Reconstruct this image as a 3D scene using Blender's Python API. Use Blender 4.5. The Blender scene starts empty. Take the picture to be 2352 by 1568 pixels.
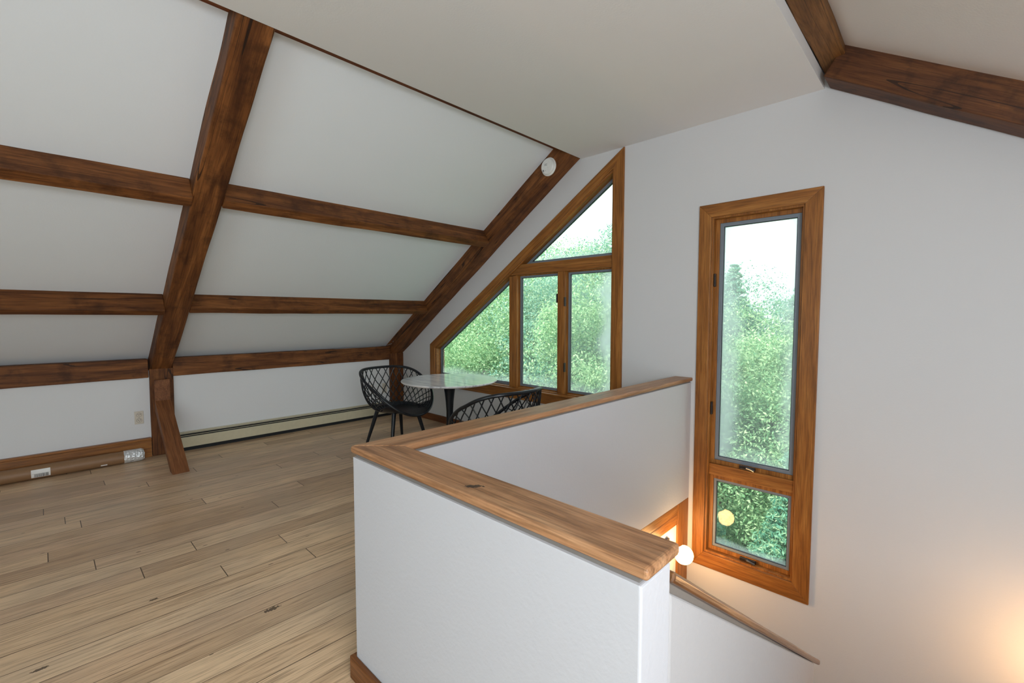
import bpy, bmesh, math, random
from mathutils import Vector, Matrix, noise
from mathutils.geometry import tessellate_polygon

# ------------------------------------------------------------------ camera, world, sun, exposure
scene = bpy.context.scene
COL = scene.collection
EYE = Vector((0, 0, 1.55))
cam_data = bpy.data.cameras.new('camera')
cam = bpy.data.objects.new('camera', cam_data)
COL.objects.link(cam)
yaw, pitch, roll = math.radians(43.9761), math.radians(3.1884), math.radians(0.0498)
fwd = Vector((-math.sin(yaw) * math.cos(pitch), math.cos(yaw) * math.cos(pitch), -math.sin(pitch)))
rt = Vector((math.cos(yaw), math.sin(yaw), 0))
up = rt.cross(fwd)
cr = rt * math.cos(roll) + up * math.sin(roll)
cu = -rt * math.sin(roll) + up * math.cos(roll)
m = Matrix(((cr.x, cu.x, -fwd.x, EYE.x), (cr.y, cu.y, -fwd.y, EYE.y), (cr.z, cu.z, -fwd.z, EYE.z), (0, 0, 0, 1)))
cam.matrix_world = m
cam_data.sensor_width = 36
cam_data.lens = 1046.2 / 2352 * 36
cam_data.clip_start = 0.05
cam_data.clip_end = 400
scene.camera = cam

scene.view_settings.view_transform = 'Standard'
scene.view_settings.look = 'None'
scene.view_settings.gamma = 1
scene.view_settings.use_curve_mapping = False
scene.view_settings.exposure = 0.0
scene.cycles.max_bounces = 10
scene.cycles.diffuse_bounces = 6
scene.cycles.transparent_max_bounces = 12

world = bpy.data.worlds.new('world')
scene.world = world
world.use_nodes = True
bg = world.node_tree.nodes['Background']
bg.inputs[0].default_value = (0.90, 0.96, 1.0, 1)
bg.inputs[1].default_value = 1.9

sun_d = bpy.data.lights.new('sun', 'SUN')
sun_d.energy = 7.0
sun_d.angle = math.radians(3)
sun_d.color = (1.0, 0.95, 0.84)
sun = bpy.data.objects.new('sun', sun_d)
COL.objects.link(sun)
sun.rotation_euler = (-Vector((-0.35, -0.42, 0.90))).to_track_quat('-Z', 'Y').to_euler()


def area(name, loc, target, sx, sy, energy, color):
    d = bpy.data.lights.new(name, 'AREA')
    d.shape = 'RECTANGLE'
    d.size, d.size_y = sx, sy
    d.energy = energy
    d.color = color
    o = bpy.data.objects.new(name, d)
    COL.objects.link(o)
    o.location = loc
    o.rotation_euler = (Vector(target) - Vector(loc)).to_track_quat('-Z', 'Y').to_euler()
    return o


# daylight at the rear gable window, plus two added fill lights at the right
area('daylight_rear_window', (0.2, -3.34, 1.45), (-2.4, 2, 2.3), 4.0, 1.7, 38, (0.76, 0.88, 1.0))
area('fill_right_wall', (2.62, -1.3, 0.75), (-3.6, 1.0, 3.0), 1.7, 1.1, 74, (0.86, 0.93, 1.0))  # added fill to brighten the slopes, no window in this wall
area('fill_under_slope', (1.30, 0.15, 2.02), (-3.6, 2.0, -0.3), 1.3, 1.0, 92, (0.90, 0.95, 1.0))  # added fill just below the skylight pane, the roof above is closed


# ------------------------------------------------------------------ materials
def new_mat(name):
    mt = bpy.data.materials.new(name)
    mt.use_nodes = True
    nt = mt.node_tree
    nt.nodes.clear()
    out = nt.nodes.new('ShaderNodeOutputMaterial')
    return mt, nt, out


def N(nt, kind, **kw):
    n = nt.nodes.new(kind)
    for k, v in kw.items():
        setattr(n, k, v)
    return n


def ramp(nt, stops):
    r = N(nt, 'ShaderNodeValToRGB')
    cr_ = r.color_ramp
    while len(cr_.elements) < len(stops):
        cr_.elements.new(0.5)
    for e, (p, c) in zip(cr_.elements, stops):
        e.position = p
        e.color = (c[0], c[1], c[2], 1)
    return r


def srgb(r, g, b):
    f = lambda v: (v / 255 / 12.92) if v / 255 <= 0.04045 else ((v / 255 + 0.055) / 1.055) ** 2.4
    return (f(r), f(g), f(b))


def math_node(nt, op, a, b=None, c=None):
    n = N(nt, 'ShaderNodeMath', operation=op)
    for i, v in enumerate((a, b, c)):
        if v is None:
            continue
        if isinstance(v, (int, float)):
            n.inputs[i].default_value = v
        else:
            nt.links.new(v, n.inputs[i])
    return n.outputs[0]


def mix_color(nt, fac, a, b, mode='MIX'):
    n = N(nt, 'ShaderNodeMix', data_type='RGBA', blend_type=mode)
    for idx, v in ((0, fac), (6, a), (7, b)):
        if isinstance(v, (int, float)):
            n.inputs[idx].default_value = v
        elif isinstance(v, tuple):
            n.inputs[idx].default_value = (v[0], v[1], v[2], 1)
        else:
            nt.links.new(v, n.inputs[idx])
    return n.outputs[2]


def paint(name, col, rough=0.6, bump=0.15, scale=90):
    mt, nt, out = new_mat(name)
    b = N(nt, 'ShaderNodeBsdfPrincipled')
    tc = N(nt, 'ShaderNodeTexCoord')
    nz = N(nt, 'ShaderNodeTexNoise')
    nz.inputs['Scale'].default_value = scale
    nz.inputs['Detail'].default_value = 4
    nt.links.new(tc.outputs['Object'], nz.inputs['Vector'])
    big = N(nt, 'ShaderNodeTexNoise')
    big.inputs['Scale'].default_value = 0.9
    nt.links.new(tc.outputs['Object'], big.inputs['Vector'])
    c2 = tuple(v * 0.955 for v in col)
    nt.links.new(mix_color(nt, big.outputs[0], col, c2), b.inputs['Base Color'])
    b.inputs['Roughness'].default_value = rough
    b.inputs['Specular IOR Level'].default_value = 0.25
    bp = N(nt, 'ShaderNodeBump')
    bp.inputs['Strength'].default_value = bump
    bp.inputs['Distance'].default_value = 0.004
    nt.links.new(nz.outputs[0], bp.inputs['Height'])
    nt.links.new(bp.outputs[0], b.inputs['Normal'])
    nt.links.new(b.outputs[0], out.inputs[0])
    return mt


def plain(name, col, rough=0.5, metallic=0.0, spec=0.5, coat=0.0):
    mt, nt, out = new_mat(name)
    b = N(nt, 'ShaderNodeBsdfPrincipled')
    tc = N(nt, 'ShaderNodeTexCoord')
    nz = N(nt, 'ShaderNodeTexNoise')
    nz.inputs['Scale'].default_value = 25
    nt.links.new(tc.outputs['Object'], nz.inputs['Vector'])
    nt.links.new(mix_color(nt, nz.outputs[0], tuple(v * 0.92 for v in col), tuple(min(1, v * 1.06) for v in col)), b.inputs['Base Color'])
    b.inputs['Roughness'].default_value = rough
    b.inputs['Metallic'].default_value = metallic
    b.inputs['Specular IOR Level'].default_value = spec
    b.inputs['Coat Weight'].default_value = coat
    nt.links.new(b.outputs[0], out.inputs[0])
    return mt


def wood(name, axis, dark, mid, light, rough=0.5, stain=0.0, grain=1.0, coat=0.0, crack=0.0, mark=None, spec=0.4):
    """grain runs along axis: 'X','Y','Z' or an angle (radians) in the XZ plane"""
    mt, nt, out = new_mat(name)
    b = N(nt, 'ShaderNodeBsdfPrincipled')
    tc = N(nt, 'ShaderNodeTexCoord')
    oi = N(nt, 'ShaderNodeObjectInfo')
    rot = N(nt, 'ShaderNodeVectorRotate', rotation_type='EULER_XYZ')
    nt.links.new(tc.outputs['Object'], rot.inputs['Vector'])
    if axis == 'Y':
        rot.inputs['Rotation'].default_value = (0, 0, -math.pi / 2)
    elif axis == 'Z':
        rot.inputs['Rotation'].default_value = (0, math.pi / 2, 0)
    elif not isinstance(axis, str):
        rot.inputs['Rotation'].default_value = (0, axis, 0)
    add = N(nt, 'ShaderNodeVectorMath', operation='ADD')
    nt.links.new(rot.outputs[0], add.inputs[0])
    sc = N(nt, 'ShaderNodeVectorMath', operation='SCALE')
    cmb = N(nt, 'ShaderNodeCombineXYZ')
    for i in range(3):
        nt.links.new(oi.outputs['Random'], cmb.inputs[i])
    nt.links.new(cmb.outputs[0], sc.inputs[0])
    sc.inputs['Scale'].default_value = 13.0
    nt.links.new(sc.outputs[0], add.inputs[1])
    mp = N(nt, 'ShaderNodeMapping')
    mp.inputs['Scale'].default_value = (1.3, 14 * grain, 14 * grain)
    nt.links.new(add.outputs[0], mp.inputs['Vector'])
    n1 = N(nt, 'ShaderNodeTexNoise')
    n1.inputs['Scale'].default_value = 1.0
    n1.inputs['Detail'].default_value = 8
    n1.inputs['Roughness'].default_value = 0.62
    n1.inputs['Distortion'].default_value = 0.9
    nt.links.new(mp.outputs[0], n1.inputs['Vector'])
    mp2 = N(nt, 'ShaderNodeMapping')
    mp2.inputs['Scale'].default_value = (5, 120 * grain, 120 * grain)
    nt.links.new(add.outputs[0], mp2.inputs['Vector'])
    n2 = N(nt, 'ShaderNodeTexNoise')
    n2.inputs['Scale'].default_value = 1.0
    n2.inputs['Detail'].default_value = 3
    nt.links.new(mp2.outputs[0], n2.inputs['Vector'])
    r = ramp(nt, [(0.28, dark), (0.5, mid), (0.74, light)])
    nt.links.new(n1.outputs[0], r.inputs[0])
    r2 = ramp(nt, [(0.36, (0.48, 0.46, 0.44)), (0.56, (1.08, 1.08, 1.08))])
    nt.links.new(n2.outputs[0], r2.inputs[0])
    colr = mix_color(nt, 0.6, r.outputs[0], r2.outputs[0], 'MULTIPLY')
    if stain > 0:
        n3 = N(nt, 'ShaderNodeTexNoise')
        n3.inputs['Scale'].default_value = 5.0
        n3.inputs['Detail'].default_value = 5
        n3.inputs['Roughness'].default_value = 0.65
        nt.links.new(add.outputs[0], n3.inputs['Vector'])
        r3 = ramp(nt, [(0.5, (0, 0, 0)), (0.66, (1, 1, 1))])
        nt.links.new(n3.outputs[0], r3.inputs[0])
        f = math_node(nt, 'MULTIPLY', r3.outputs[0], stain)
        colr = mix_color(nt, f, colr, tuple(v * 0.45 for v in dark))
    if crack > 0:
        mp3 = N(nt, 'ShaderNodeMapping')
        mp3.inputs['Scale'].default_value = (0.22, 6, 6)
        nt.links.new(add.outputs[0], mp3.inputs['Vector'])
        n4 = N(nt, 'ShaderNodeTexNoise')
        n4.inputs['Scale'].default_value = 1.0
        n4.inputs['Detail'].default_value = 2
        nt.links.new(mp3.outputs[0], n4.inputs['Vector'])
        ab = math_node(nt, 'ABSOLUTE', math_node(nt, 'SUBTRACT', n4.outputs[0], 0.56))
        lt = math_node(nt, 'LESS_THAN', ab, 0.0035 * crack)
        colr = mix_color(nt, math_node(nt, 'MULTIPLY', lt, 0.8), colr, (0.008, 0.004, 0.002))
    if mark is not None:
        for (mx, my, rx, ry, ang) in mark:
            s = N(nt, 'ShaderNodeVectorMath', operation='SUBTRACT')
            nt.links.new(tc.outputs['Object'], s.inputs[0])
            s.inputs[1].default_value = (mx, my, 1.0)
            vr = N(nt, 'ShaderNodeVectorRotate', rotation_type='Z_AXIS')
            nt.links.new(s.outputs[0], vr.inputs['Vector'])
            vr.inputs['Angle'].default_value = ang
            dv = N(nt, 'ShaderNodeVectorMath', operation='MULTIPLY')
            nt.links.new(vr.outputs[0], dv.inputs[0])
            dv.inputs[1].default_value = (1 / rx, 1 / ry, 0)
            ln = N(nt, 'ShaderNodeVectorMath', operation='LENGTH')
            nt.links.new(dv.outputs[0], ln.inputs[0])
            n5 = N(nt, 'ShaderNodeTexNoise')
            n5.inputs['Scale'].default_value = 110
            nt.links.new(tc.outputs['Object'], n5.inputs['Vector'])
            dd = math_node(nt, 'ADD', ln.outputs['Value'], math_node(nt, 'MULTIPLY', n5.outputs[0], 1.3))
            lt = math_node(nt, 'LESS_THAN', dd, 1.45)
            colr = mix_color(nt, math_node(nt, 'MULTIPLY', lt, 0.85), colr, (0.02, 0.012, 0.01))
    nt.links.new(colr, b.inputs['Base Color'])
    b.inputs['Roughness'].default_value = rough
    b.inputs['Specular IOR Level'].default_value = spec
    b.inputs['Coat Weight'].default_value = coat
    b.inputs['Coat Roughness'].default_value = 0.25
    bp = N(nt, 'ShaderNodeBump')
    bp.inputs['Strength'].default_value = 0.25
    bp.inputs['Distance'].default_value = 0.003
    nt.links.new(n2.outputs[0], bp.inputs['Height'])
    nt.links.new(bp.outputs[0], b.inputs['Normal'])
    nt.links.new(b.outputs[0], out.inputs[0])
    return mt


BEAM = (srgb(66, 34, 13), srgb(112, 67, 31), srgb(148, 95, 50))
TRIM = (srgb(114, 68, 24), srgb(150, 95, 40), srgb(178, 122, 60))
CAPC = (srgb(112, 72, 42), srgb(172, 126, 88), srgb(198, 154, 114))
beam_mat = wood('hewn_beam_wood', 'X', *BEAM, rough=0.62, stain=0.55, crack=1.0, spec=0.3)
header_mat = wood('header_wood', 'Y', srgb(82, 40, 14), srgb(118, 64, 28), srgb(146, 88, 46), rough=0.6, crack=1.6, spec=0.3)
post_mat = wood('post_wood', 'Z', srgb(78, 38, 14), srgb(112, 60, 28), srgb(140, 84, 44), rough=0.6, stain=0.25, spec=0.3)
trim_x = wood('trim_wood_x', 'X', *TRIM, rough=0.42, grain=1.3)
trim_y = wood('trim_wood_y', 'Y', *TRIM, rough=0.42, grain=1.3)
trim_z = wood('trim_wood_z', 'Z', *TRIM, rough=0.42, grain=1.3)
trim_d = wood('trim_wood_diagonal', math.atan(0.6549), *TRIM, rough=0.42, grain=1.3)
cap_x = wood('cap_wood_x', 'X', *CAPC, rough=0.42, stain=0.25, grain=1.2, mark=[(-1.083, 0.948, 0.036, 0.014, -0.75)], spec=0.45)
cap_y = wood('cap_wood_y', 'Y', *CAPC, rough=0.42, stain=0.15, grain=1.2, spec=0.45)
rail_mat = wood('stair_cap_wood', 'X', srgb(84, 52, 28), srgb(128, 88, 54), srgb(160, 116, 78), rough=0.3, stain=0.25, grain=1.2, coat=0.4)

wall_mat = paint('white_wall_paint', (0.66, 0.665, 0.675), 0.7)
knee_mat = paint('knee_wall_paint', (0.76, 0.775, 0.79), 0.7)
slope_mat = paint('white_slope_paint', (0.77, 0.81, 0.84), 0.8)
ceil_mat = paint('white_ceiling_paint', (0.79, 0.80, 0.80), 0.8)
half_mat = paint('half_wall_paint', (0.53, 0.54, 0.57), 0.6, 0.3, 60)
stair_mat = paint('darkened_half_wall_paint', (0.45, 0.445, 0.45), 0.7, 0.3, 60)  # half wall paint darkened in colour to imitate weaker light on the stair wall
core_mat = paint('shaded_core_board', (0.20, 0.18, 0.16), 0.6)  # dark tone puts the shade of the gap under the caps into colour


def floor_material():
    mt, nt, out = new_mat('plank_floor')
    b = N(nt, 'ShaderNodeBsdfPrincipled')
    tc = N(nt, 'ShaderNodeTexCoord')
    sep = N(nt, 'ShaderNodeSeparateXYZ')
    nt.links.new(tc.outputs['Object'], sep.inputs[0])
    W, L = 0.165, 2.15
    u = math_node(nt, 'DIVIDE', math_node(nt, 'ADD', sep.outputs[0], 2.225 + W * 60), W)
    row = math_node(nt, 'FLOOR', u)
    fu = math_node(nt, 'FRACT', u)
    wn = N(nt, 'ShaderNodeTexWhiteNoise', noise_dimensions='1D')
    nt.links.new(row, wn.inputs['W'])
    v = math_node(nt, 'DIVIDE', math_node(nt, 'ADD', sep.outputs[1], math_node(nt, 'MULTIPLY', wn.outputs[0], 7.7)), L)
    v = math_node(nt, 'ADD', v, 40)
    cell = math_node(nt, 'FLOOR', v)
    fv = math_node(nt, 'FRACT', v)
    cid = N(nt, 'ShaderNodeCombineXYZ')
    nt.links.new(row, cid.inputs[0])
    nt.links.new(cell, cid.inputs[1])
    wn2 = N(nt, 'ShaderNodeTexWhiteNoise', noise_dimensions='3D')
    nt.links.new(cid.outputs[0], wn2.inputs['Vector'])
    base = ramp(nt, [(0.0, srgb(188, 156, 124)), (0.35, srgb(212, 180, 144)), (0.7, srgb(226, 196, 160)), (1.0, srgb(202, 168, 136))])
    nt.links.new(wn2.outputs[0], base.inputs[0])
    off = N(nt, 'ShaderNodeVectorMath', operation='SCALE')
    nt.links.new(wn2.outputs['Color'], off.inputs[0])
    off.inputs['Scale'].default_value = 20
    add = N(nt, 'ShaderNodeVectorMath', operation='ADD')
    nt.links.new(tc.outputs['Object'], add.inputs[0])
    nt.links.new(off.outputs[0], add.inputs[1])
    mp = N(nt, 'ShaderNodeMapping')
    mp.inputs['Scale'].default_value = (15, 1.1, 1)
    nt.links.new(add.outputs[0], mp.inputs['Vector'])
    g1 = N(nt, 'ShaderNodeTexNoise')
    g1.inputs['Scale'].default_value = 1
    g1.inputs['Detail'].default_value = 9
    g1.inputs['Roughness'].default_value = 0.65
    g1.inputs['Distortion'].default_value = 1.2
    nt.links.new(mp.outputs[0], g1.inputs['Vector'])
    mp2 = N(nt, 'ShaderNodeMapping')
    mp2.inputs['Scale'].default_value = (150, 5, 1)
    nt.links.new(add.outputs[0], mp2.inputs['Vector'])
    g2 = N(nt, 'ShaderNodeTexNoise')
    g2.inputs['Scale'].default_value = 1
    g2.inputs['Detail'].default_value = 4
    nt.links.new(mp2.outputs[0], g2.inputs['Vector'])
    r1 = ramp(nt, [(0.28, (0.66, 0.62, 0.58)), (0.5, (1, 1, 1)), (0.75, (1.12, 1.12, 1.1))])
    nt.links.new(g1.outputs[0], r1.inputs[0])
    r2 = ramp(nt, [(0.36, (0.55, 0.52, 0.50)), (0.5, (1.04, 1.04, 1.04))])
    nt.links.new(g2.outputs[0], r2.inputs[0])
    c = mix_color(nt, 0.9, base.outputs[0], r1.outputs[0], 'MULTIPLY')
    c = mix_color(nt, 0.75, c, r2.outputs[0], 'MULTIPLY')
    # worn grey patches
    g3 = N(nt, 'ShaderNodeTexNoise')
    g3.inputs['Scale'].default_value = 1.3
    g3.inputs['Detail'].default_value = 3
    nt.links.new(tc.outputs['Object'], g3.inputs['Vector'])
    r3 = ramp(nt, [(0.42, (0, 0, 0)), (0.7, (1, 1, 1))])
    nt.links.new(g3.outputs[0], r3.inputs[0])
    c = mix_color(nt, math_node(nt, 'MULTIPLY', r3.outputs[0], 0.45), c, srgb(176, 158, 138))
    # small dark knots and nail holes
    mp4 = N(nt, 'ShaderNodeMapping')
    mp4.inputs['Scale'].default_value = (9, 3.2, 1)
    nt.links.new(add.outputs[0], mp4.inputs['Vector'])
    vo = N(nt, 'ShaderNodeTexVoronoi')
    vo.inputs['Scale'].default_value = 1.0
    nt.links.new(mp4.outputs[0], vo.inputs['Vector'])
    kn = math_node(nt, 'LESS_THAN', math_node(nt, 'ADD', vo.outputs['Distance'], math_node(nt, 'MULTIPLY', g2.outputs[0], 0.05)), 0.07)
    c = mix_color(nt, math_node(nt, 'MULTIPLY', kn, 0.7), c, srgb(52, 38, 28))
    # the two big knots near the half wall
    for (kx, ky, rx, ry) in ((-2.533, 0.796, 0.020, 0.052), (-2.823, -0.061, 0.014, 0.04), (-3.085, 0.376, 0.012, 0.03)):
        s = N(nt, 'ShaderNodeVectorMath', operation='SUBTRACT')
        nt.links.new(tc.outputs['Object'], s.inputs[0])
        s.inputs[1].default_value = (kx, ky, 0)
        dv = N(nt, 'ShaderNodeVectorMath', operation='MULTIPLY')
        nt.links.new(s.outputs[0], dv.inputs[0])
        dv.inputs[1].default_value = (1 / rx, 1 / ry, 0)
        ln = N(nt, 'ShaderNodeVectorMath', operation='LENGTH')
        nt.links.new(dv.outputs[0], ln.inputs[0])
        n5 = N(nt, 'ShaderNodeTexNoise')
        n5.inputs['Scale'].default_value = 90
        nt.links.new(tc.outputs['Object'], n5.inputs['Vector'])
        dd = math_node(nt, 'ADD', ln.outputs['Value'], math_node(nt, 'MULTIPLY', n5.outputs[0], 1.4))
        c = mix_color(nt, math_node(nt, 'MULTIPLY', math_node(nt, 'LESS_THAN', dd, 1.4), 0.8), c, srgb(48, 36, 28))
    # seams
    wn3 = N(nt, 'ShaderNodeTexWhiteNoise', noise_dimensions='1D')
    nt.links.new(math_node(nt, 'ADD', row, 77.3), wn3.inputs['W'])
    sw = math_node(nt, 'ADD', math_node(nt, 'MULTIPLY', wn3.outputs[0], 0.022), 0.008)
    s1 = math_node(nt, 'LESS_THAN', fu, sw)
    s2 = math_node(nt, 'LESS_THAN', fv, 0.0024)
    seam = math_node(nt, 'MAXIMUM', s1, s2)
    c = mix_color(nt, math_node(nt, 'MULTIPLY', seam, 0.88), c, srgb(62, 46, 32))
    nt.links.new(c, b.inputs['Base Color'])
    rr = math_node(nt, 'ADD', math_node(nt, 'MULTIPLY', g1.outputs[0], 0.25), 0.25)
    nt.links.new(rr, b.inputs['Roughness'])
    b.inputs['Specular IOR Level'].default_value = 0.42
    bp = N(nt, 'ShaderNodeBump')
    bp.inputs['Strength'].default_value = 0.35
    bp.inputs['Distance'].default_value = 0.003
    hh = math_node(nt, 'SUBTRACT', g2.outputs[0], math_node(nt, 'MULTIPLY', seam, 2.0))
    nt.links.new(hh, bp.inputs['Height'])
    nt.links.new(bp.outputs[0], b.inputs['Normal'])
    nt.links.new(b.outputs[0], out.inputs[0])
    return mt


floor_mat = floor_material()


def glass_material(name, haze=0.0, edges=None):
    """clear pane; haze = amount of condensation film, edges = list of (axis, position, width) where the film is thick"""
    mt, nt, out = new_mat(name)
    tr = N(nt, 'ShaderNodeBsdfTransparent')
    tr.inputs[0].default_value = (0.93, 0.985, 0.965, 1)
    gl = N(nt, 'ShaderNodeBsdfGlossy')
    gl.inputs['Roughness'].default_value = 0.0
    fr = N(nt, 'ShaderNodeFresnel')
    gb = N(nt, 'ShaderNodeNewGeometry')
    nt.links.new(math_node(nt, 'SUBTRACT', 1.5, math_node(nt, 'MULTIPLY', gb.outputs['Backfacing'], 1.5 - 1 / 1.5)), fr.inputs['IOR'])
    mx = N(nt, 'ShaderNodeMixShader')
    nt.links.new(math_node(nt, 'MULTIPLY', fr.outputs[0], 0.4), mx.inputs[0])
    nt.links.new(tr.outputs[0], mx.inputs[1])
    nt.links.new(gl.outputs[0], mx.inputs[2])
    if haze > 0:
        tc = N(nt, 'ShaderNodeTexCoord')
        sep = N(nt, 'ShaderNodeSeparateXYZ')
        nt.links.new(tc.outputs['Object'], sep.inputs[0])
        nz = N(nt, 'ShaderNodeTexNoise')
        nz.inputs['Scale'].default_value = 3.0
        nz.inputs['Detail'].default_value = 3
        nt.links.new(tc.outputs['Object'], nz.inputs['Vector'])
        tot = None
        for (ax, pos, wd, strength) in edges:
            d = math_node(nt, 'ABSOLUTE', math_node(nt, 'SUBTRACT', sep.outputs[ax], pos))
            d = math_node(nt, 'ADD', math_node(nt, 'DIVIDE', d, wd), math_node(nt, 'MULTIPLY', math_node(nt, 'SUBTRACT', nz.outputs[0], 0.5), 1.1))
            e = N(nt, 'ShaderNodeMapRange', interpolation_type='SMOOTHERSTEP')
            nt.links.new(d, e.inputs[0])
            e.inputs[1].default_value = 0.0
            e.inputs[2].default_value = 1.0
            e.inputs[3].default_value = strength
            e.inputs[4].default_value = 0.0
            tot = e.outputs[0] if tot is None else math_node(nt, 'MAXIMUM', tot, e.outputs[0])
        fac = math_node(nt, 'ADD', tot, haze)
        tl = N(nt, 'ShaderNodeBsdfTranslucent')
        tl.inputs[0].default_value = (0.86, 0.92, 0.97, 1)
        m2 = N(nt, 'ShaderNodeMixShader')
        nt.links.new(fac, m2.inputs[0])
        nt.links.new(mx.outputs[0], m2.inputs[1])
        nt.links.new(tl.outputs[0], m2.inputs[2])
        nt.links.new(m2.outputs[0], out.inputs[0])
    else:
        nt.links.new(mx.outputs[0], out.inputs[0])
    return mt


grey_trim = plain('grey_window_gasket', srgb(120, 130, 140), 0.45)
dark_gasket = plain('dark_rubber_gasket', srgb(34, 40, 44), 0.5)
bronze = plain('dark_bronze_metal', srgb(58, 52, 50), 0.35, 0.6)
steel = plain('tarnished_steel', srgb(120, 120, 124), 0.3, 0.9)
black_plastic = plain('black_plastic', srgb(13, 19, 27), 0.34, 0, 0.55)
black_metal = plain('black_powder_coat', srgb(10, 17, 26), 0.35, 0.1, 0.5)
white_plastic = plain('white_plastic', srgb(232, 232, 228), 0.4)
grey_mark = plain('grey_print', srgb(120, 122, 124), 0.6)
almond = plain('almond_plastic', srgb(214, 206, 192), 0.4)
cream_metal = plain('cream_enamel', srgb(206, 198, 170), 0.4)
dark_void = plain('dark_interior', srgb(22, 26, 30), 0.7)
kraft = plain('kraft_cardboard', srgb(140, 106, 74), 0.5)
paper = plain('white_paper_label', srgb(236, 236, 234), 0.6)
ink = plain('black_ink', srgb(20, 20, 22), 0.6)
bark_mat = wood('tree_bark', 'Z', srgb(70, 66, 60), srgb(110, 104, 96), srgb(150, 144, 134), rough=0.9)


def foil_material():
    mt, nt, out = new_mat('crumpled_silver_tape')
    b = N(nt, 'ShaderNodeBsdfPrincipled')
    tc = N(nt, 'ShaderNodeTexCoord')
    vo = N(nt, 'ShaderNodeTexVoronoi')
    vo.inputs['Scale'].default_value = 45
    nt.links.new(tc.outputs['Object'], vo.inputs['Vector'])
    b.inputs['Base Color'].default_value = (0.75, 0.78, 0.8, 1)
    b.inputs['Roughness'].default_value = 0.35
    b.inputs['Metallic'].default_value = 0.35
    bp = N(nt, 'ShaderNodeBump')
    bp.inputs['Strength'].default_value = 0.9
    bp.inputs['Distance'].default_value = 0.01
    nt.links.new(vo.outputs[0], bp.inputs['Height'])
    nt.links.new(bp.outputs[0], b.inputs['Normal'])
    nt.links.new(b.outputs[0], out.inputs[0])
    return mt


foil_mat = foil_material()


def marble_material():
    mt, nt, out = new_mat('white_marble_top')
    b = N(nt, 'ShaderNodeBsdfPrincipled')
    tc = N(nt, 'ShaderNodeTexCoord')
    rot = N(nt, 'ShaderNodeMapping')
    rot.inputs['Rotation'].default_value = (0, 0, math.radians(-36))
    rot.inputs['Scale'].default_value = (1.2, 12, 1)
    nt.links.new(tc.outputs['Object'], rot.inputs['Vector'])
    nz = N(nt, 'ShaderNodeTexNoise')
    nz.inputs['Scale'].default_value = 1.5
    nz.inputs['Detail'].default_value = 7
    nz.inputs['Distortion'].default_value = 0.6
    nt.links.new(rot.outputs[0], nz.inputs['Vector'])
    r = ramp(nt, [(0.33, srgb(176, 180, 190)), (0.47, srgb(226, 228, 232)), (0.7, srgb(244, 243, 242))])
    nt.links.new(nz.outputs[0], r.inputs[0])
    nt.links.new(r.outputs[0], b.inputs['Base Color'])
    b.inputs['Roughness'].default_value = 0.06
    b.inputs['Specular IOR Level'].default_value = 0.5
    nt.links.new(b.outputs[0], out.inputs[0])
    return mt


marble = marble_material()


def emissive(name, col, strength):
    mt, nt, out = new_mat(name)
    e = N(nt, 'ShaderNodeEmission')
    e.inputs[0].default_value = (*col, 1)
    e.inputs[1].default_value = strength
    nt.links.new(e.outputs[0], out.inputs[0])
    return mt


bulb_mat = emissive('lit_bulb_glass', (1.0, 0.56, 0.22), 60)


def leaf_material(name, c1, c2, c3):
    mt, nt, out = new_mat(name)
    geo = N(nt, 'ShaderNodeNewGeometry')
    r = ramp(nt, [(0.0, c1), (0.5, c2), (1.0, c3)])
    nt.links.new(geo.outputs['Random Per Island'], r.inputs[0])
    d = N(nt, 'ShaderNodeBsdfDiffuse')
    t = N(nt, 'ShaderNodeBsdfTranslucent')
    nt.links.new(r.outputs[0], d.inputs[0])
    nt.links.new(r.outputs[0], t.inputs[0])
    mx = N(nt, 'ShaderNodeMixShader')
    mx.inputs[0].default_value = 0.35
    nt.links.new(d.outputs[0], mx.inputs[1])
    nt.links.new(t.outputs[0], mx.inputs[2])
    nt.links.new(mx.outputs[0], out.inputs[0])
    return mt


leaf_a = leaf_material('leaf_green', (0.18, 0.38, 0.20), (0.40, 0.60, 0.34), (0.64, 0.78, 0.48))
leaf_b = leaf_material('leaf_bluegreen', (0.14, 0.34, 0.27), (0.30, 0.52, 0.40), (0.60, 0.72, 0.54))
leaf_c = leaf_material('needle_green', (0.10, 0.32, 0.24), (0.24, 0.50, 0.36), (0.60, 0.76, 0.48))


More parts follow.
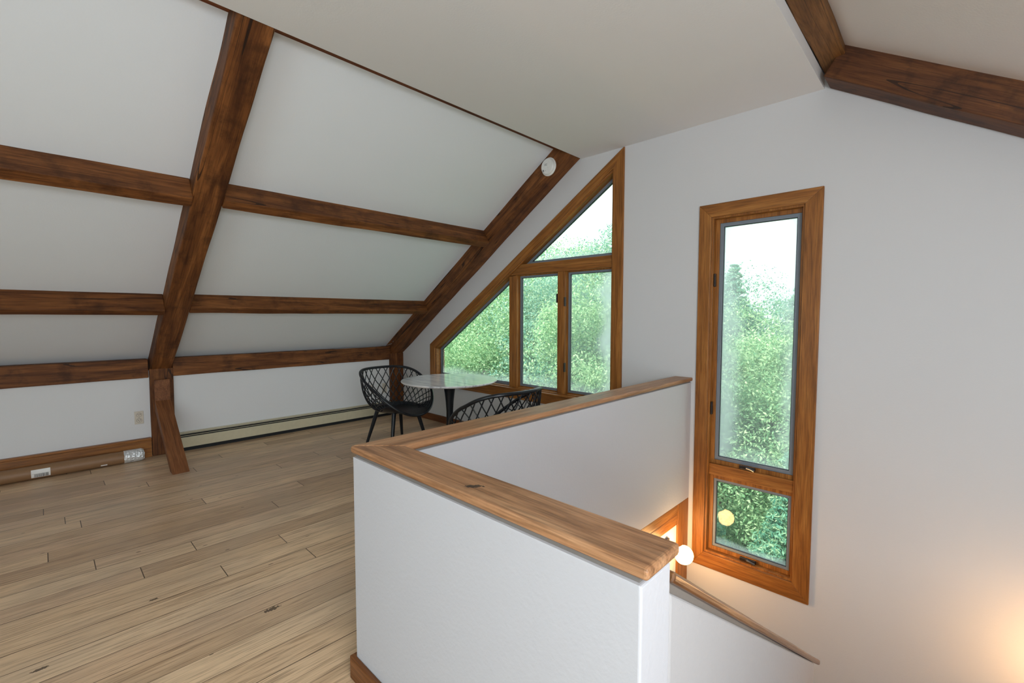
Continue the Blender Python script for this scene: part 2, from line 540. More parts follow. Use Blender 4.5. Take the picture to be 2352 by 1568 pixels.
# ------------------------------------------------------------------ mesh helpers
class MB:
    def __init__(self):
        self.v, self.f = [], []

    def add(self, vs, fs):
        o = len(self.v)
        self.v += [tuple(p) for p in vs]
        self.f += [tuple(o + i for i in f) for f in fs]
        return self

    def box(self, x0, x1, y0, y1, z0, z1):
        vs = [(x, y, z) for x in (x0, x1) for y in (y0, y1) for z in (z0, z1)]
        return self.add(vs, [(0, 1, 3, 2), (4, 6, 7, 5), (0, 4, 5, 1), (2, 3, 7, 6), (0, 2, 6, 4), (1, 5, 7, 3)])

    def prism(self, poly, axis, a, b, holes=()):
        """poly of 2D points extruded along axis; 2D coords are the other two axes in order"""
        def P(p, t):
            q = list(p)
            q.insert(axis, t)
            return tuple(q)
        loops = [list(poly)] + [list(h) for h in holes]
        flat = [p for lp in loops for p in lp]
        tri = tessellate_polygon([[Vector((p[0], p[1], 0)) for p in lp] for lp in loops]) if (holes or len(poly) > 4) else None
        n = len(flat)
        vs = [P(p, a) for p in flat] + [P(p, b) for p in flat]
        fs = []
        if tri is None:
            fs += [tuple(range(n)), tuple(range(2 * n - 1, n - 1, -1))]
        else:
            for t in tri:
                fs.append(tuple(t))
                fs.append(tuple(n + i for i in reversed(t)))
        s = 0
        for lp in loops:
            k = len(lp)
            for i in range(k):
                j = (i + 1) % k
                fs.append((s + i, s + j, n + s + j, n + s + i))
            s += k
        return self.add(vs, fs)

    def tube(self, pts, r, seg=8, closed=False, caps=True, flat=1.0):
        pts = [Vector(p) for p in pts]
        n = len(pts)
        rs = r if isinstance(r, (list, tuple)) else [r] * n
        ring = []
        prev = None
        for i, p in enumerate(pts):
            if closed:
                t = (pts[(i + 1) % n] - pts[i - 1]).normalized()
            else:
                t = (pts[min(i + 1, n - 1)] - pts[max(i - 1, 0)]).normalized()
            if prev is None:
                ref = Vector((0, 0, 1)) if abs(t.z) < 0.9 else Vector((1, 0, 0))
                u = t.cross(ref).normalized()
            else:
                u = (prev - t * prev.dot(t)).normalized()
            prev = u
            w = t.cross(u).normalized()
            ring.append([p + (u * math.cos(2 * math.pi * k / seg) + w * math.sin(2 * math.pi * k / seg) * flat) * rs[i] for k in range(seg)])
        vs = [q for rg in ring for q in rg]
        fs = []
        m_ = n if closed else n - 1
        for i in range(m_):
            j = (i + 1) % n
            for k in range(seg):
                l = (k + 1) % seg
                fs.append((i * seg + k, i * seg + l, j * seg + l, j * seg + k))
        if caps and not closed:
            fs.append(tuple(range(seg - 1, -1, -1)))
            fs.append(tuple((n - 1) * seg + k for k in range(seg)))
        return self.add(vs, fs)

    def lathe(self, prof, seg=48, center=(0, 0, 0), mat=None):
        """profile of (radius, height); revolved about local Z, optional matrix"""
        vs, fs = [], []
        n = len(prof)
        for r, z in prof:
            for k in range(seg):
                a = 2 * math.pi * k / seg
                p = Vector((r * math.cos(a), r * math.sin(a), z))
                if mat is not None:
                    p = mat @ p
                vs.append(p + Vector(center))
        for i in range(n - 1):
            for k in range(seg):
                l = (k + 1) % seg
                fs.append((i * seg + k, i * seg + l, (i + 1) * seg + l, (i + 1) * seg + k))
        fs.append(tuple(range(seg - 1, -1, -1)))
        fs.append(tuple((n - 1) * seg + k for k in range(seg)))
        return self.add(vs, fs)

    def build(self, name, mat, parent=None, bevel=0.0, smooth=False, segs=2, origin=None):
        me = bpy.data.meshes.new(name)
        me.from_pydata(self.v, [], self.f)
        bm = bmesh.new()
        bm.from_mesh(me)
        bmesh.ops.remove_doubles(bm, verts=bm.verts, dist=1e-6)
        bmesh.ops.recalc_face_normals(bm, faces=bm.faces)
        bm.to_mesh(me)
        bm.free()
        if origin is not None:
            me.transform(Matrix.Translation(-Vector(origin)))
        me.materials.append(mat)
        o = bpy.data.objects.new(name, me)
        COL.objects.link(o)
        if origin is not None:
            o.location = origin
        if smooth:
            for p in me.polygons:
                p.use_smooth = True
            es = o.modifiers.new('angle', 'EDGE_SPLIT')
            es.split_angle = math.radians(35)
        if bevel > 0:
            bv = o.modifiers.new('bevel', 'BEVEL')
            bv.width = bevel
            bv.segments = segs
            bv.limit_method = 'ANGLE'
            bv.angle_limit = math.radians(30)
        if parent is not None:
            o.parent = parent
            o.matrix_parent_inverse = base_matrix(parent).inverted()
        return o


def base_matrix(o):
    mm = Matrix.Translation(o.location) @ o.rotation_euler.to_matrix().to_4x4()
    if o.parent is not None:
        mm = base_matrix(o.parent) @ o.matrix_parent_inverse @ mm
    return mm


def empty(name, loc=(0, 0, 0), rz=0):
    o = bpy.data.objects.new(name, None)
    o.empty_display_size = 0.1
    COL.objects.link(o)
    o.location = loc
    o.rotation_euler = (0, 0, rz)
    return o


def tag(o, label, cat, group=None, kind=None):
    o['label'] = label
    o['category'] = cat
    if group:
        o['group'] = group
    if kind:
        o['kind'] = kind
    return o


def struct(o):
    o['kind'] = 'structure'
    return o


# ------------------------------------------------------------------ measured geometry
D = 4.0236                     # gable wall plane (Y)
KN = -6.34                     # knee wall plane (X)
ZC = 3.198                     # flat ceiling height
MS = 0.6549                    # roof slope
CU = 0.96 + MS * 6.311         # underside of rafters: z = MS*X + CU
RO = 0.20                      # roof plaster above rafter underside
XC, XD = -2.866, -0.732        # flat ceiling edges


def zroof(x):
    return MS * x + CU + RO


# ------------------------------------------------------------------ shell
fl = MB().prism([(-6.6, -3.6), (3.2, -3.6), (3.2, 0.90), (-0.463, 0.90), (-0.463, 0.886), (-1.779, 0.886), (-1.779, D + 0.02), (-6.6, D + 0.02)], 2, -0.28, 0.0)
struct(fl.build('floor', floor_mat))

roof_l = MB().prism([(-6.75, zroof(-6.75)), (-2.80, zroof(-2.80)), (-2.80, zroof(-2.80) + 0.25), (-6.75, zroof(-6.75) + 0.25)], 1, -3.6, D + 0.05)
struct(roof_l.build('ceiling_left', slope_mat))


def zr2(x):
    return 3.212 - 0.633 * (x + 0.734) + 0.235


slope_r_mat = paint('white_slope_paint_right', (0.82, 0.81, 0.80), 0.8)
roof_r = MB().prism([(-0.66, zr2(-0.66)), (2.95, zr2(2.95)), (2.95, zr2(2.95) + 0.25), (-0.66, zr2(-0.66) + 0.25)], 1, -3.6, D + 0.05)
struct(roof_r.build('ceiling_right', slope_r_mat))
cl = MB().box(XC, XD, -3.6, D + 0.02, ZC, 3.288)
struct(cl.build('ceiling', ceil_mat))
struct(MB().box(-3.05, -0.55, -3.6, D + 0.02, 3.46, 3.6).build('ceiling_attic', ceil_mat))

struct(MB().box(-6.60, KN, -3.6, D + 0.02, 0.0, 0.95).build('wall_left', knee_mat))
struct(MB().box(2.72, 2.9, -3.6, D + 0.02, -3.0, 1.6).build('wall_right', wall_mat))
# rear gable wall with a window opening
struct(MB().prism([(-6.7, -0.28), (2.9, -0.28), (2.9, 1.2), (-0.7, 3.6), (-2.9, 3.6), (-6.7, 1.1)], 1, -3.6, -3.45,
                  holes=[[(-1.9, 0.5), (2.3, 0.5), (2.3, 1.45), (0.6, 2.4), (-1.9, 2.4)]]).build('wall_rear', wall_mat))

# window outlines in the gable wall
T_OUT = [(-1.609, 2.499), (-0.7075, 2.499), (-0.7075, -0.662), (-1.609, -0.662)]
T_IN = [(-1.508, 2.392), (-0.823, 2.392), (-0.823, -0.531), (-1.508, -0.531)]
G_OUT = [(-2.355, 3.194), (-2.355, 0.540), (-5.556, 0.540), (-5.556, 1.134)]
G_IN = [(-2.474, 3.010), (-2.474, 0.665), (-5.444, 0.665), (-5.444, 1.083)]
gw = MB().prism([(-6.7, -3.0), (2.9, -3.0), (2.9, 1.35), (-0.5, 3.55), (-3.1, 3.55), (-6.7, 1.15)], 1, D, D + 0.16, holes=[T_IN, G_IN])
struct(gw.build('wall_gable', wall_mat))


# ------------------------------------------------------------------ windows
def frame_quads(outer, inner, y0, y1, parent, name, mats, bevel=0.003):
    n = len(outer)
    for i in range(n):
        j = (i + 1) % n
        mb = MB().prism([outer[i], outer[j], inner[j], inner[i]], 1, y0, y1)
        mb.build(name, mats[i], parent, bevel)


def inset(poly, d):
    """inset a convex polygon (clockwise or not) by d"""
    n = len(poly)
    cx = sum(p[0] for p in poly) / n
    cy = sum(p[1] for p in poly) / n
    lines = []
    for i in range(n):
        a, b = Vector(poly[i]), Vector(poly[(i + 1) % n])
        t = (b - a).normalized()
        nn = Vector((-t.y, t.x))
        if nn.dot(Vector((cx, cy)) - a) < 0:
            nn = -nn
        lines.append((a + nn * d, t))
    out = []
    for i in range(n):
        (a, t), (b, u) = lines[i - 1], lines[i]
        den = t.x * u.y - t.y * u.x
        s = ((b.x - a.x) * u.y - (b.y - a.y) * u.x) / den
        q = a + t * s
        out.append((q.x, q.y))
    return out


def ring(poly, d, y0, y1, name, mat, parent, bevel=0.002):
    inn = inset(poly, d)
    n = len(poly)
    mb = MB()
    for i in range(n):
        j = (i + 1) % n
        mb.prism([poly[i], poly[j], inn[j], inn[i]], 1, y0, y1)
    o = mb.build(name, mat, parent, bevel)
    return o, inn


def sash(poly, parent, wood_w, grey_w, y0, glass, name='sash', mat=None):
    """a sash: wooden ring, grey gasket ring and the pane"""
    inner = poly
    if wood_w > 0:
        s, inner = ring(poly, wood_w, y0, y0 + 0.045, name, mat or trim_z, parent)
        holder = s
    else:
        s = None
        holder = parent
    g, pane_poly = ring(inner, grey_w, y0 + 0.008, y0 + 0.042, 'gasket', grey_trim, holder)
    k, _ = ring(pane_poly, 0.004, y0 + 0.014, y0 + 0.036, 'seal', dark_gasket, holder, 0)
    if s is not None:
        for c in (g, k):
            pass
    MB().prism(pane_poly, 1, y0 + 0.022, y0 + 0.026).build('pane', glass, holder)
    return s


def crank(parent, x, y, z, mat):
    """folding casement operator: housing, hub and handle"""
    mb = MB()
    mb.prism([(-0.065, 0.0), (-0.058, 0.018), (0.058, 0.018), (0.065, 0.0)], 2, z - 0.016, z + 0.012)
    base = MB()
    base.v = [(x + p[0], y - p[1], p[2]) for p in mb.v]
    base.f = mb.f
    hs = base.build('crank_housing', mat, parent, 0.004)
    MB().tube([(x + 0.0, y - 0.012, z), (x + 0.0, y - 0.03, z + 0.006)], 0.011, 12).build('crank_hub', mat, hs, 0.001)
    MB().tube([(x + 0.0, y - 0.030, z + 0.006), (x + 0.03, y - 0.034, z + 0.002), (x + 0.06, y - 0.032, z - 0.008)], [0.008, 0.007, 0.010], 10).build('crank_handle', steel, hs)


# tall window
w1 = empty('window_1', (-1.158, D, -0.66))
struct(w1)
w1['label'] = 'tall narrow window with warm oak casing, large fixed pane above small awning sash'
frame_quads(T_OUT, T_IN, D - 0.02, D + 0.004, w1, 'casing', [trim_x, trim_z, trim_x, trim_z])
o_, j_in = ring([(p[0], p[1]) for p in inset(T_IN, -0.004)], 0.020, D + 0.002, D + 0.15, 'jamb', trim_z, w1)
haze1 = glass_material('tall_window_glass', 0.09, [(0, -1.42, 0.24, 0.28), (0, -0.84, 0.20, 0.3), (2, 0.30, 0.22, 0.15)])
haze1b = glass_material('awning_glass', 0.03, [(2, -0.44, 0.05, 0.2)])
JL, JR = -1.492, -0.839
MB().box(JL, JR, D + 0.028, D + 0.11, 0.162, 0.262).build('transom', trim_x, w1, 0.003)
sash([(JL, 2.376), (JR + 0.018, 2.376), (JR + 0.018, 0.262), (JL, 0.262)], w1, 0.034, 0.03, D + 0.05, haze1)
sash([(JL, 0.162), (JR + 0.014, 0.162), (JR + 0.014, -0.515), (JL, -0.515)], w1, 0.034, 0.022, D + 0.05, haze1b)
crank(w1, -1.185, D + 0.045, 0.283, bronze)
crank(w1, -1.160, D + 0.045, -0.500, bronze)
for zz in (1.86, 0.75):
    MB().box(JL + 0.002, JL + 0.016, D + 0.018, D + 0.045, zz - 0.055, zz + 0.055).build('hinge', bronze, w1, 0.002)

# trapezoid window
w2 = empty('window_2', (-3.95, D, 0.54))
struct(w2)
w2['label'] = 'four pane window in oak casing whose top follows the roof slope'
frame_quads(G_OUT, G_IN, D - 0.02, D + 0.004, w2, 'casing', [trim_z, trim_x, trim_z, trim_d])
ring(inset(G_IN, -0.004), 0.022, D + 0.002, D + 0.15, 'jamb', trim_d, w2)
MB().box(-5.44, -2.474, D - 0.045, D + 0.03, 0.655, 0.672).build('sill', trim_x, w2, 0.004)
GI = inset(G_IN, 0.018)


def zg(x):                      # lower side of the sloping jamb
    (xa, za), (xb, zb) = GI[3], GI[0]
    return za + (zb - za) * (x - xa) / (xb - xa)


xrl = GI[3][0] + (2.045 - GI[3][1]) * (GI[0][0] - GI[3][0]) / (GI[0][1] - GI[3][1])
xrh = GI[3][0] + (2.168 - GI[3][1]) * (GI[0][0] - GI[3][0]) / (GI[0][1] - GI[3][1])
MB().prism([(xrl, 2.045), (xrh, 2.168), (-2.474, 2.168), (-2.474, 2.045)], 1, D + 0.012, D + 0.11).build('rail', trim_x, w2, 0.004)
MB().prism([(-3.945, 0.68), (-3.815, 0.68), (-3.815, 2.045), (-3.945, min(2.045, zg(-3.945)))], 1, D + 0.014, D + 0.11).build('mullion', trim_z, w2, 0.004)
MB().box(-3.190, -3.085, D + 0.014, D + 0.11, 0.68, 2.045).build('mullion', trim_z, w2, 0.004)
clear1 = glass_material('clear_glass', 0.02, [(2, 0.70, 0.16, 0.22)])
clear2 = glass_material('casement_glass_left', 0.05, [(2, 0.70, 0.22, 0.16)])
haze3 = glass_material('casement_glass_right', 0.09, [(0, -2.44, 0.34, 0.42), (2, 0.70, 0.15, 0.12)])
clear3 = glass_material('clear_glass_top', 0.03, [(2, 2.17, 0.1, 0.3)])
sash([(GI[3][0], 0.683), (-3.945, 0.683), (-3.945, zg(-3.945)), (GI[3][0], GI[3][1])], w2, 0, 0.03, D + 0.07, clear1)
sash([(-3.815, 0.683), (-3.190, 0.683), (-3.190, 2.045), (-3.815, 2.045)], w2, 0.012, 0.022, D + 0.055, clear2, mat=trim_z)
sash([(-3.085, 0.683), (-2.455, 0.683), (-2.455, 2.045), (-3.085, 2.045)], w2, 0.012, 0.022, D + 0.055, haze3, mat=trim_z)
sash([(xrh + 0.01, 2.168), (-2.46, 2.168), (-2.46, zg(-2.46))], w2, 0, 0.03, D + 0.07, clear3)
for (xx, zz) in ((-3.085, 1.71), (-3.085, 0.98), (-3.19, 1.75)):
    MB().box(xx - 0.008, xx + 0.006, D + 0.002, D + 0.03, zz - 0.05, zz + 0.05).build('latch', bronze, w2, 0.002)
crank(w2, -2.66, D + 0.045, 0.695, bronze)

# rear window (behind the camera)
w3 = empty('window_3', (-2.0, -3.5, 0.5))
struct(w3)
frame_quads([(-2.0, 2.5), (0.65, 2.5), (2.4, 1.5), (2.4, 0.4), (-2.0, 0.4)], [(-1.88, 2.38), (0.6, 2.38), (2.28, 1.42), (2.28, 0.52), (-1.88, 0.52)], -3.46, -3.42, w3, 'casing', [trim_x, trim_d, trim_z, trim_x, trim_z])
MB().prism([(-1.9, 0.5), (2.3, 0.5), (2.3, 1.45), (0.6, 2.4), (-1.9, 2.4)], 1, -3.54, -3.535).build('pane', clear3, w3)


# added unseen skylight frame and pane under the solid right slope, no opening
w4 = empty('added_skylight', (1.45, 0.15, 2.05))
struct(w4)
for (xa_, xb_, ya_, yb_) in ((0.8, 0.9, -0.6, 0.9), (1.9, 2.0, -0.6, 0.9), (0.9, 1.9, -0.6, -0.5), (0.9, 1.9, 0.8, 0.9)):
    MB().prism([(xa_, zr2(xa_) - 0.02), (xb_, zr2(xb_) - 0.02), (xb_, zr2(xb_) + 0.01), (xa_, zr2(xa_) + 0.01)], 1, ya_, yb_).build('casing', trim_y, w4)
MB().prism([(0.9, zr2(0.9) - 0.012), (1.9, zr2(1.9) - 0.012), (1.9, zr2(1.9) - 0.004), (0.9, zr2(0.9) - 0.004)], 1, -0.5, 0.8).build('pane', clear3, w4)


# ------------------------------------------------------------------ timber frame
def hewn(name, p0, p1, ax_w, w, ax_d, d, mat, label, cat='beam', group=None, wob=0.006, seed=0, bev=0.008, parent=None, taper=None):
    """a timber from p0 to p1: local X along its length; section w along ax_w and d along ax_d, starting at p0"""
    p0, p1 = Vector(p0), Vector(p1)
    L = (p1 - p0).length
    X = (p1 - p0).normalized()
    Y = Vector(ax_w).normalized()
    Z = X.cross(Y).normalized()
    if Z.dot(Vector(ax_d)) < 0:
        Z = -Z
        flip = True
    n = max(2, int(L / 0.09))
    vs, fs = [], []
    ks = 3
    sec = []
    for i in range(ks):
        sec.append((i / ks, 0))
    for i in range(ks):
        sec.append((1, i / ks))
    for i in range(ks):
        sec.append((1 - i / ks, 1))
    for i in range(ks):
        sec.append((0, 1 - i / ks))
    m_ = len(sec)
    for i in range(n + 1):
        s = i / n
        for (a, b) in sec:
            q = Vector((s * L * 2.2, a * 1.5 + seed * 7.3, b * 1.5))
            dy = noise.noise(q) * wob
            dz = noise.noise(q + Vector((31, 7, 5))) * wob
            ca = 0.0
            vs.append(Vector((s * L, a * w + dy, b * d + dz)))
    for i in range(n):
        for k in range(m_):
            l = (k + 1) % m_
            fs.append((i * m_ + k, i * m_ + l, (i + 1) * m_ + l, (i + 1) * m_ + k))
    fs.append(tuple(range(m_)))
    fs.append(tuple(n * m_ + k for k in range(m_)))
    mb = MB()
    mb.add(vs, fs)
    o = mb.build(name, mat, None, bev)
    mm = Matrix((X, Y, Z)).transposed().to_4x4()
    if mm.determinant() < 0:
        for v_ in o.data.vertices:
            v_.co.z = -v_.co.z
        o.data.flip_normals()
        Z2 = -Z
        mm = Matrix((X, Y, Z2)).transposed().to_4x4()
    mm.translation = p0
    o.matrix_world = mm
    if label:
        tag(o, label, cat, group)
    return o


th = math.atan(MS)
UPS = Vector((math.cos(th), 0, math.sin(th)))           # up the slope (towards the ridge)
INN = Vector((math.sin(th), 0, -math.cos(th)))          # into the room
dperp = RO * math.cos(th)
# rafters: top face on the roof plane, pushed slightly into it
for (y0, y1, lab, sd) in ((0.822, 1.019, 'wide hewn rafter nearest the left of the room, running up to the flat ceiling', 1),
                          (3.79, D - 0.002, 'sloping rafter against the gable wall beside the four pane window, smoke alarm on it', 2)):
    a = Vector((-6.52, y0, zroof(-6.52) + 0.03))
    b = Vector((-2.87, y0, zroof(-2.87) + 0.03))
    n_off = INN * (dperp + 0.03 * math.cos(th))
    ln = (b - a).length
    hewn('rafter', a, b, (0, 1, 0), y1 - y0, INN, dperp + 0.03 * math.cos(th), beam_mat, lab, 'beam', 'timber rafters under the left roof slope', seed=sd, wob=0.007, bev=0.012)


def purlin(y0, y1, xt, zt, d, w, lab, sd):
    T = Vector((xt, 0, zt)) - INN * 0.03
    return hewn('purlin', (T.x, y0, T.z), (T.x, y1, T.z), -UPS, w, INN, d + 0.03, beam_mat, lab, 'beam', 'horizontal purlins across the left roof slope', seed=sd, wob=0.006, bev=0.007)


purlin(1.02, 3.79, -4.134, zroof(-4.134), 0.183, 0.096, 'upper purlin of the bay right of the wide rafter', 3)
purlin(-3.4, 0.822, -4.149, zroof(-4.149), 0.190, 0.10, 'upper purlin of the bay left of the wide rafter', 4)
purlin(1.02, 3.79, -5.390, zroof(-5.390), 0.165, 0.09, 'lower purlin of the bay right of the wide rafter', 5)
purlin(-3.4, 0.822, -5.400, zroof(-5.400), 0.190, 0.075, 'lower purlin of the bay left of the wide rafter', 6)
# headers on the knee wall
for (y0, y1, lab, sd) in ((1.022, 3.79, 'header beam on the knee wall above the baseboard heater', 7),
                          (-3.4, 0.805, 'header beam on the knee wall above the cardboard tube', 8)):
    hewn('header_beam', (KN - 0.16, y0, 0.873), (KN - 0.16, y1, 0.873), (1, 0, 0), 0.20, (0, 0, 1), 0.206, beam_mat, lab, 'beam', 'header beams along the knee wall', seed=sd, wob=0.004, bev=0.006)
# ridge purlins along the flat ceiling
tag(MB().box(-3.062, XC - 0.002, -3.4, D - 0.01, 3.288, 3.44).build('ridge_beam', header_mat, None, 0.004), 'dark beam edge showing as a thin line where flat ceiling meets left slope', 'beam')
o = hewn('ridge_beam', (-0.732, -3.4, 3.290), (-0.732, D - 0.004, 3.290), (1, 0, 0), 0.150, (0, 0, 1), 0.16, wood('adzed_beam_wood', 'X', srgb(84, 50, 20), srgb(124, 84, 42), srgb(140, 98, 54), rough=0.6, stain=0.25, crack=1.0), 'yellow brown hewn beam along the right edge of the flat ceiling', 'beam', seed=9, wob=0.006)
# right rafter against the gable
XR0, XR1 = -0.700, 2.70
A = Vector((XR0, 3.79, 3.212 - 0.633 * (XR0 + 0.734)))
B = Vector((XR1, 3.79, 3.212 - 0.633 * (XR1 + 0.734)))
nn = Vector((0.633, 0, 1)).normalized()
hewn('rafter', A, B, (0, 1, 0), D - 3.792, nn, 0.235, wood('dark_rafter_wood', 'X', srgb(58, 30, 12), srgb(98, 57, 27), srgb(126, 80, 40), rough=0.6, stain=0.6, crack=1.0),
     'dark rafter descending to the right against the gable wall at top right', 'beam', seed=10, wob=0.006)
# posts
for (y0, y1, lab, sd) in ((0.812, 1.024, 'short timber post in the knee wall under the wide rafter', 11),
                          (3.79, D - 0.002, 'short timber post in the corner behind the left chair', 12)):
    hewn('post', (KN - 0.04, y0, 0.0), (KN - 0.04, y0, 0.968), (0, 1, 0), y1 - y0, (1, 0, 0), 0.082, beam_mat, lab, 'post', 'posts in the knee wall', seed=sd, wob=0.004, bev=0.006)
# brace leaning from the post to the floor
bp_ = [(-5.408, 0.0), (-6.232, 0.620), (-6.232, 0.850), (-6.257, 0.850), (-6.257, 0.50), (-5.530, 0.0)]
br = MB().prism(bp_, 1, 0.842, 0.982).build('knee_brace', wood('brace_wood', math.atan2(0.62, -0.82), srgb(92, 52, 26), srgb(124, 76, 42), srgb(148, 100, 62), rough=0.6), None, 0.006)
tag(br, 'slanted timber brace leaning from the post down to the floor', 'beam')

# baseboards
struct(MB().box(KN, -6.29, -3.4, 0.806, 0.0, 0.190).build('baseboard_left', trim_y, None, 0.003))
struct(MB().box(KN, -6.282, -3.4, 0.806, 0.190, 0.213).build('baseboard_left_cap', trim_y, None, 0.005))
struct(MB().box(-6.25, -1.78, D - 0.022, D, 0.0, 0.10).build('baseboard_gable', wood('gable_baseboard_wood', 'X', srgb(82, 44, 18), srgb(112, 64, 30), srgb(134, 82, 44)), None, 0.004))
bbm = [(-1.800, 0.866), (-0.463, 0.866), (-0.463, 0.886), (-1.779, 0.886), (-1.779, D - 0.022), (-1.800, D - 0.022)]
struct(MB().prism(bbm, 2, 0.0, 0.100).build('baseboard_stair', wood('stair_baseboard_wood', 'X', srgb(84, 48, 18), srgb(116, 70, 32), srgb(150, 102, 66)), None, 0.004))

# ------------------------------------------------------------------ stairwell half walls
hw = MB().prism([(-1.779, 0.886), (-0.463, 0.886), (-0.463, 1.030), (-1.654, 1.030), (-1.654, D), (-1.779, D)], 2, -0.088, 0.9620)
half = empty('half_wall', (-1.1, 0.96, 0))
tag(half, 'L-shaped white half wall with oak cap guarding the stairwell', 'half wall')
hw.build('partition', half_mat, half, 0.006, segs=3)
core = MB().prism([(-1.768, 0.897), (-0.474, 0.897), (-0.474, 1.019), (-1.665, 1.019), (-1.665, D), (-1.768, D)], 2, 0.960, 0.976)
core.build('spacer', core_mat, half)
# oak caps, mitred
Z0, Z1 = 0.9745, 1.0050
xo, xi, yo, yi = -1.806, -1.641, 0.888, 1.052
MB().prism([(xo, yo), (-0.450, yo), (-0.450, yi), (xi, yi)], 2, Z0, Z1).build('cap', cap_x, half, 0.009, segs=3)['label'] = 'worn oak cap with a dark scuff'
MB().prism([(xo, yo), (xi, yi), (xi, D), (xo, D)], 2, Z0, Z1).build('cap', cap_y, half, 0.009, segs=3)
# rim boards, stairwell lower walls
rb = empty('rim_board', (-1.7, 2.5, -0.27))
tag(rb, 'two stained boards under the far half wall above the bulb', 'board')
MB().box(-1.779, -1.656, 1.03, 3.80, -0.172, -0.088).build('board', trim_y, rb, 0.004)
MB().box(-1.779, -1.657, 1.03, 3.80, -0.266, -0.174).build('board', trim_y, rb, 0.004)
tag(MB().box(-1.779, -1.655, 3.81, D - 0.002, -3.0, -0.088).build('post', wood('well_post_wood', 'Z', *TRIM, rough=0.5), None, 0.004), 'stained post in the stairwell corner behind the lit bulb', 'post')
struct(MB().box(-1.85, -1.670, 1.03, 3.81, -3.0, -0.266).build('wall_well', wall_mat))
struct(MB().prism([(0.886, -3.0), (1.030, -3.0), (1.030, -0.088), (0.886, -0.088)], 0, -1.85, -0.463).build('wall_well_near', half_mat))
# descending stair wall
zw0, sl = 0.882, 0.667
top = lambda y: zw0 - sl * (y - 1.034)
sw_ = empty('stair_wall', (-0.535, 1.93, -3.0))
tag(sw_, 'white wall sloping down beside the stairs under a narrow oak cap rail', 'half wall')
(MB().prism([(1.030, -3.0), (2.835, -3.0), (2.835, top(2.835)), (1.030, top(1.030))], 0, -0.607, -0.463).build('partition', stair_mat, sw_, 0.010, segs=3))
(MB().prism([(1.030, top(1.03) - 0.01), (2.82, top(2.82) - 0.01), (2.82, -0.313), (1.030, 0.912)], 0, -0.597, -0.474).build('spacer', core_mat, sw_))
rt0 = Vector((-0.612, 1.032, 0.909))
rt1 = Vector((-0.612, 2.960, -0.4045))
dr = (rt1 - rt0).normalized()
o = hewn('cap_rail', rt0, rt1, (1, 0, 0), 0.155, (0, 0, 1), 0.026, rail_mat, None, seed=14, wob=0.002, bev=0.010)
o.parent = sw_
o.matrix_parent_inverse = base_matrix(sw_).inverted()
o['label'] = 'glossy oak cap rail'
# stairs (mostly below the frame)
st = empty('staircase', (0.3, 0.9, -3.0))
struct(st)
st.name = 'floor_stairs'
for i in range(12):
    y = 0.90 + i * 0.285
    z = -0.19 * (i + 1)
    if y > D - 0.3:
        break
    MB().box(-0.463, 0.75, y, y + 0.31, z - 0.04, z).build('tread', trim_x, st, 0.006)
    MB().box(-0.463, 0.75, y, y + 0.02, z, z + 0.15).build('riser', wall_mat, st)
struct(MB().box(0.75, 0.87, 0.90, D, -3.0, 0.0).build('wall_flight', wall_mat))
struct(MB().box(-1.9, 2.9, 0.7, D + 0.1, -3.1, -3.0).build('floor_lower', floor_mat))


# ------------------------------------------------------------------ baseboard heater
ht = empty('baseboard_heater', (KN, 2.4, 0))
tag(ht, 'long cream hot water baseboard heater along the knee wall', 'heater')
H0, H1 = 1.028, 3.78
MB().prism([(KN + 0.001, 0.012), (KN + 0.012, 0.012), (KN + 0.012, 0.198), (KN + 0.045, 0.206), (KN + 0.045, 0.212), (KN + 0.001, 0.214)], 1, H0, H1).build('back_panel', cream_metal, ht)
MB().box(KN + 0.012, KN + 0.050, H0 + 0.01, H1 - 0.01, 0.03, 0.185).build('fin_element', dark_void, ht)
MB().prism([(KN + 0.058, 0.048), (KN + 0.070, 0.042), (KN + 0.072, 0.150), (KN + 0.060, 0.160), (KN + 0.054, 0.158), (KN + 0.062, 0.145)], 1, H0, H1).build('front_cover', cream_metal, ht, 0.002)
MB().prism([(KN + 0.048, 0.168), (KN + 0.062, 0.174), (KN + 0.060, 0.178), (KN + 0.046, 0.172)], 1, H0 + 0.01, H1 - 0.01).build('damper', cream_metal, ht)
MB().box(KN + 0.012, KN + 0.050, H0, H1, 0.0, 0.03).build('bottom_lip', dark_void, ht)


# ------------------------------------------------------------------ outlets
def outlet(y, z, w, h, lab, dark=True):
    e = empty('wall_outlet', (KN, y, z))
    tag(e, lab, 'outlet', 'almond duplex outlets on the knee wall')
    MB().box(KN, KN + 0.007, y - w / 2, y + w / 2, z - h / 2, z + h / 2).build('cover_plate', almond, e, 0.003)
    for s in (1, -1):
        zc = z + s * 0.030
        M_ = Matrix.Rotation(math.pi / 2, 4, 'Y')
        rc = MB().lathe([(0.021, 0.0), (0.021, 0.003), (0.019, 0.0035)], 24, (KN + 0.0065, y, zc), M_).build('receptacle', almond, e)
        for dy in (-0.008, 0.008):
            MB().box(KN + 0.0095, KN + 0.0105, y + dy - 0.0022, y + dy + 0.0022, zc - 0.001, zc + 0.010).build('slot', dark_void, rc)
        MB().lathe([(0.003, 0), (0.003, 0.001)], 10, (KN + 0.0095, y, zc - 0.009), M_).build('ground_hole', dark_void, rc)
        MB().lathe([(0.023, 0.0), (0.023, 0.0006)], 24, (KN + 0.0069, y, zc), M_).build('gap_ring', dark_void, e)
    MB().lathe([(0.003, 0), (0.003, 0.0015)], 10, (KN + 0.007, y, z), Matrix.Rotation(math.pi / 2, 4, 'Y')).build('screw', steel, e)


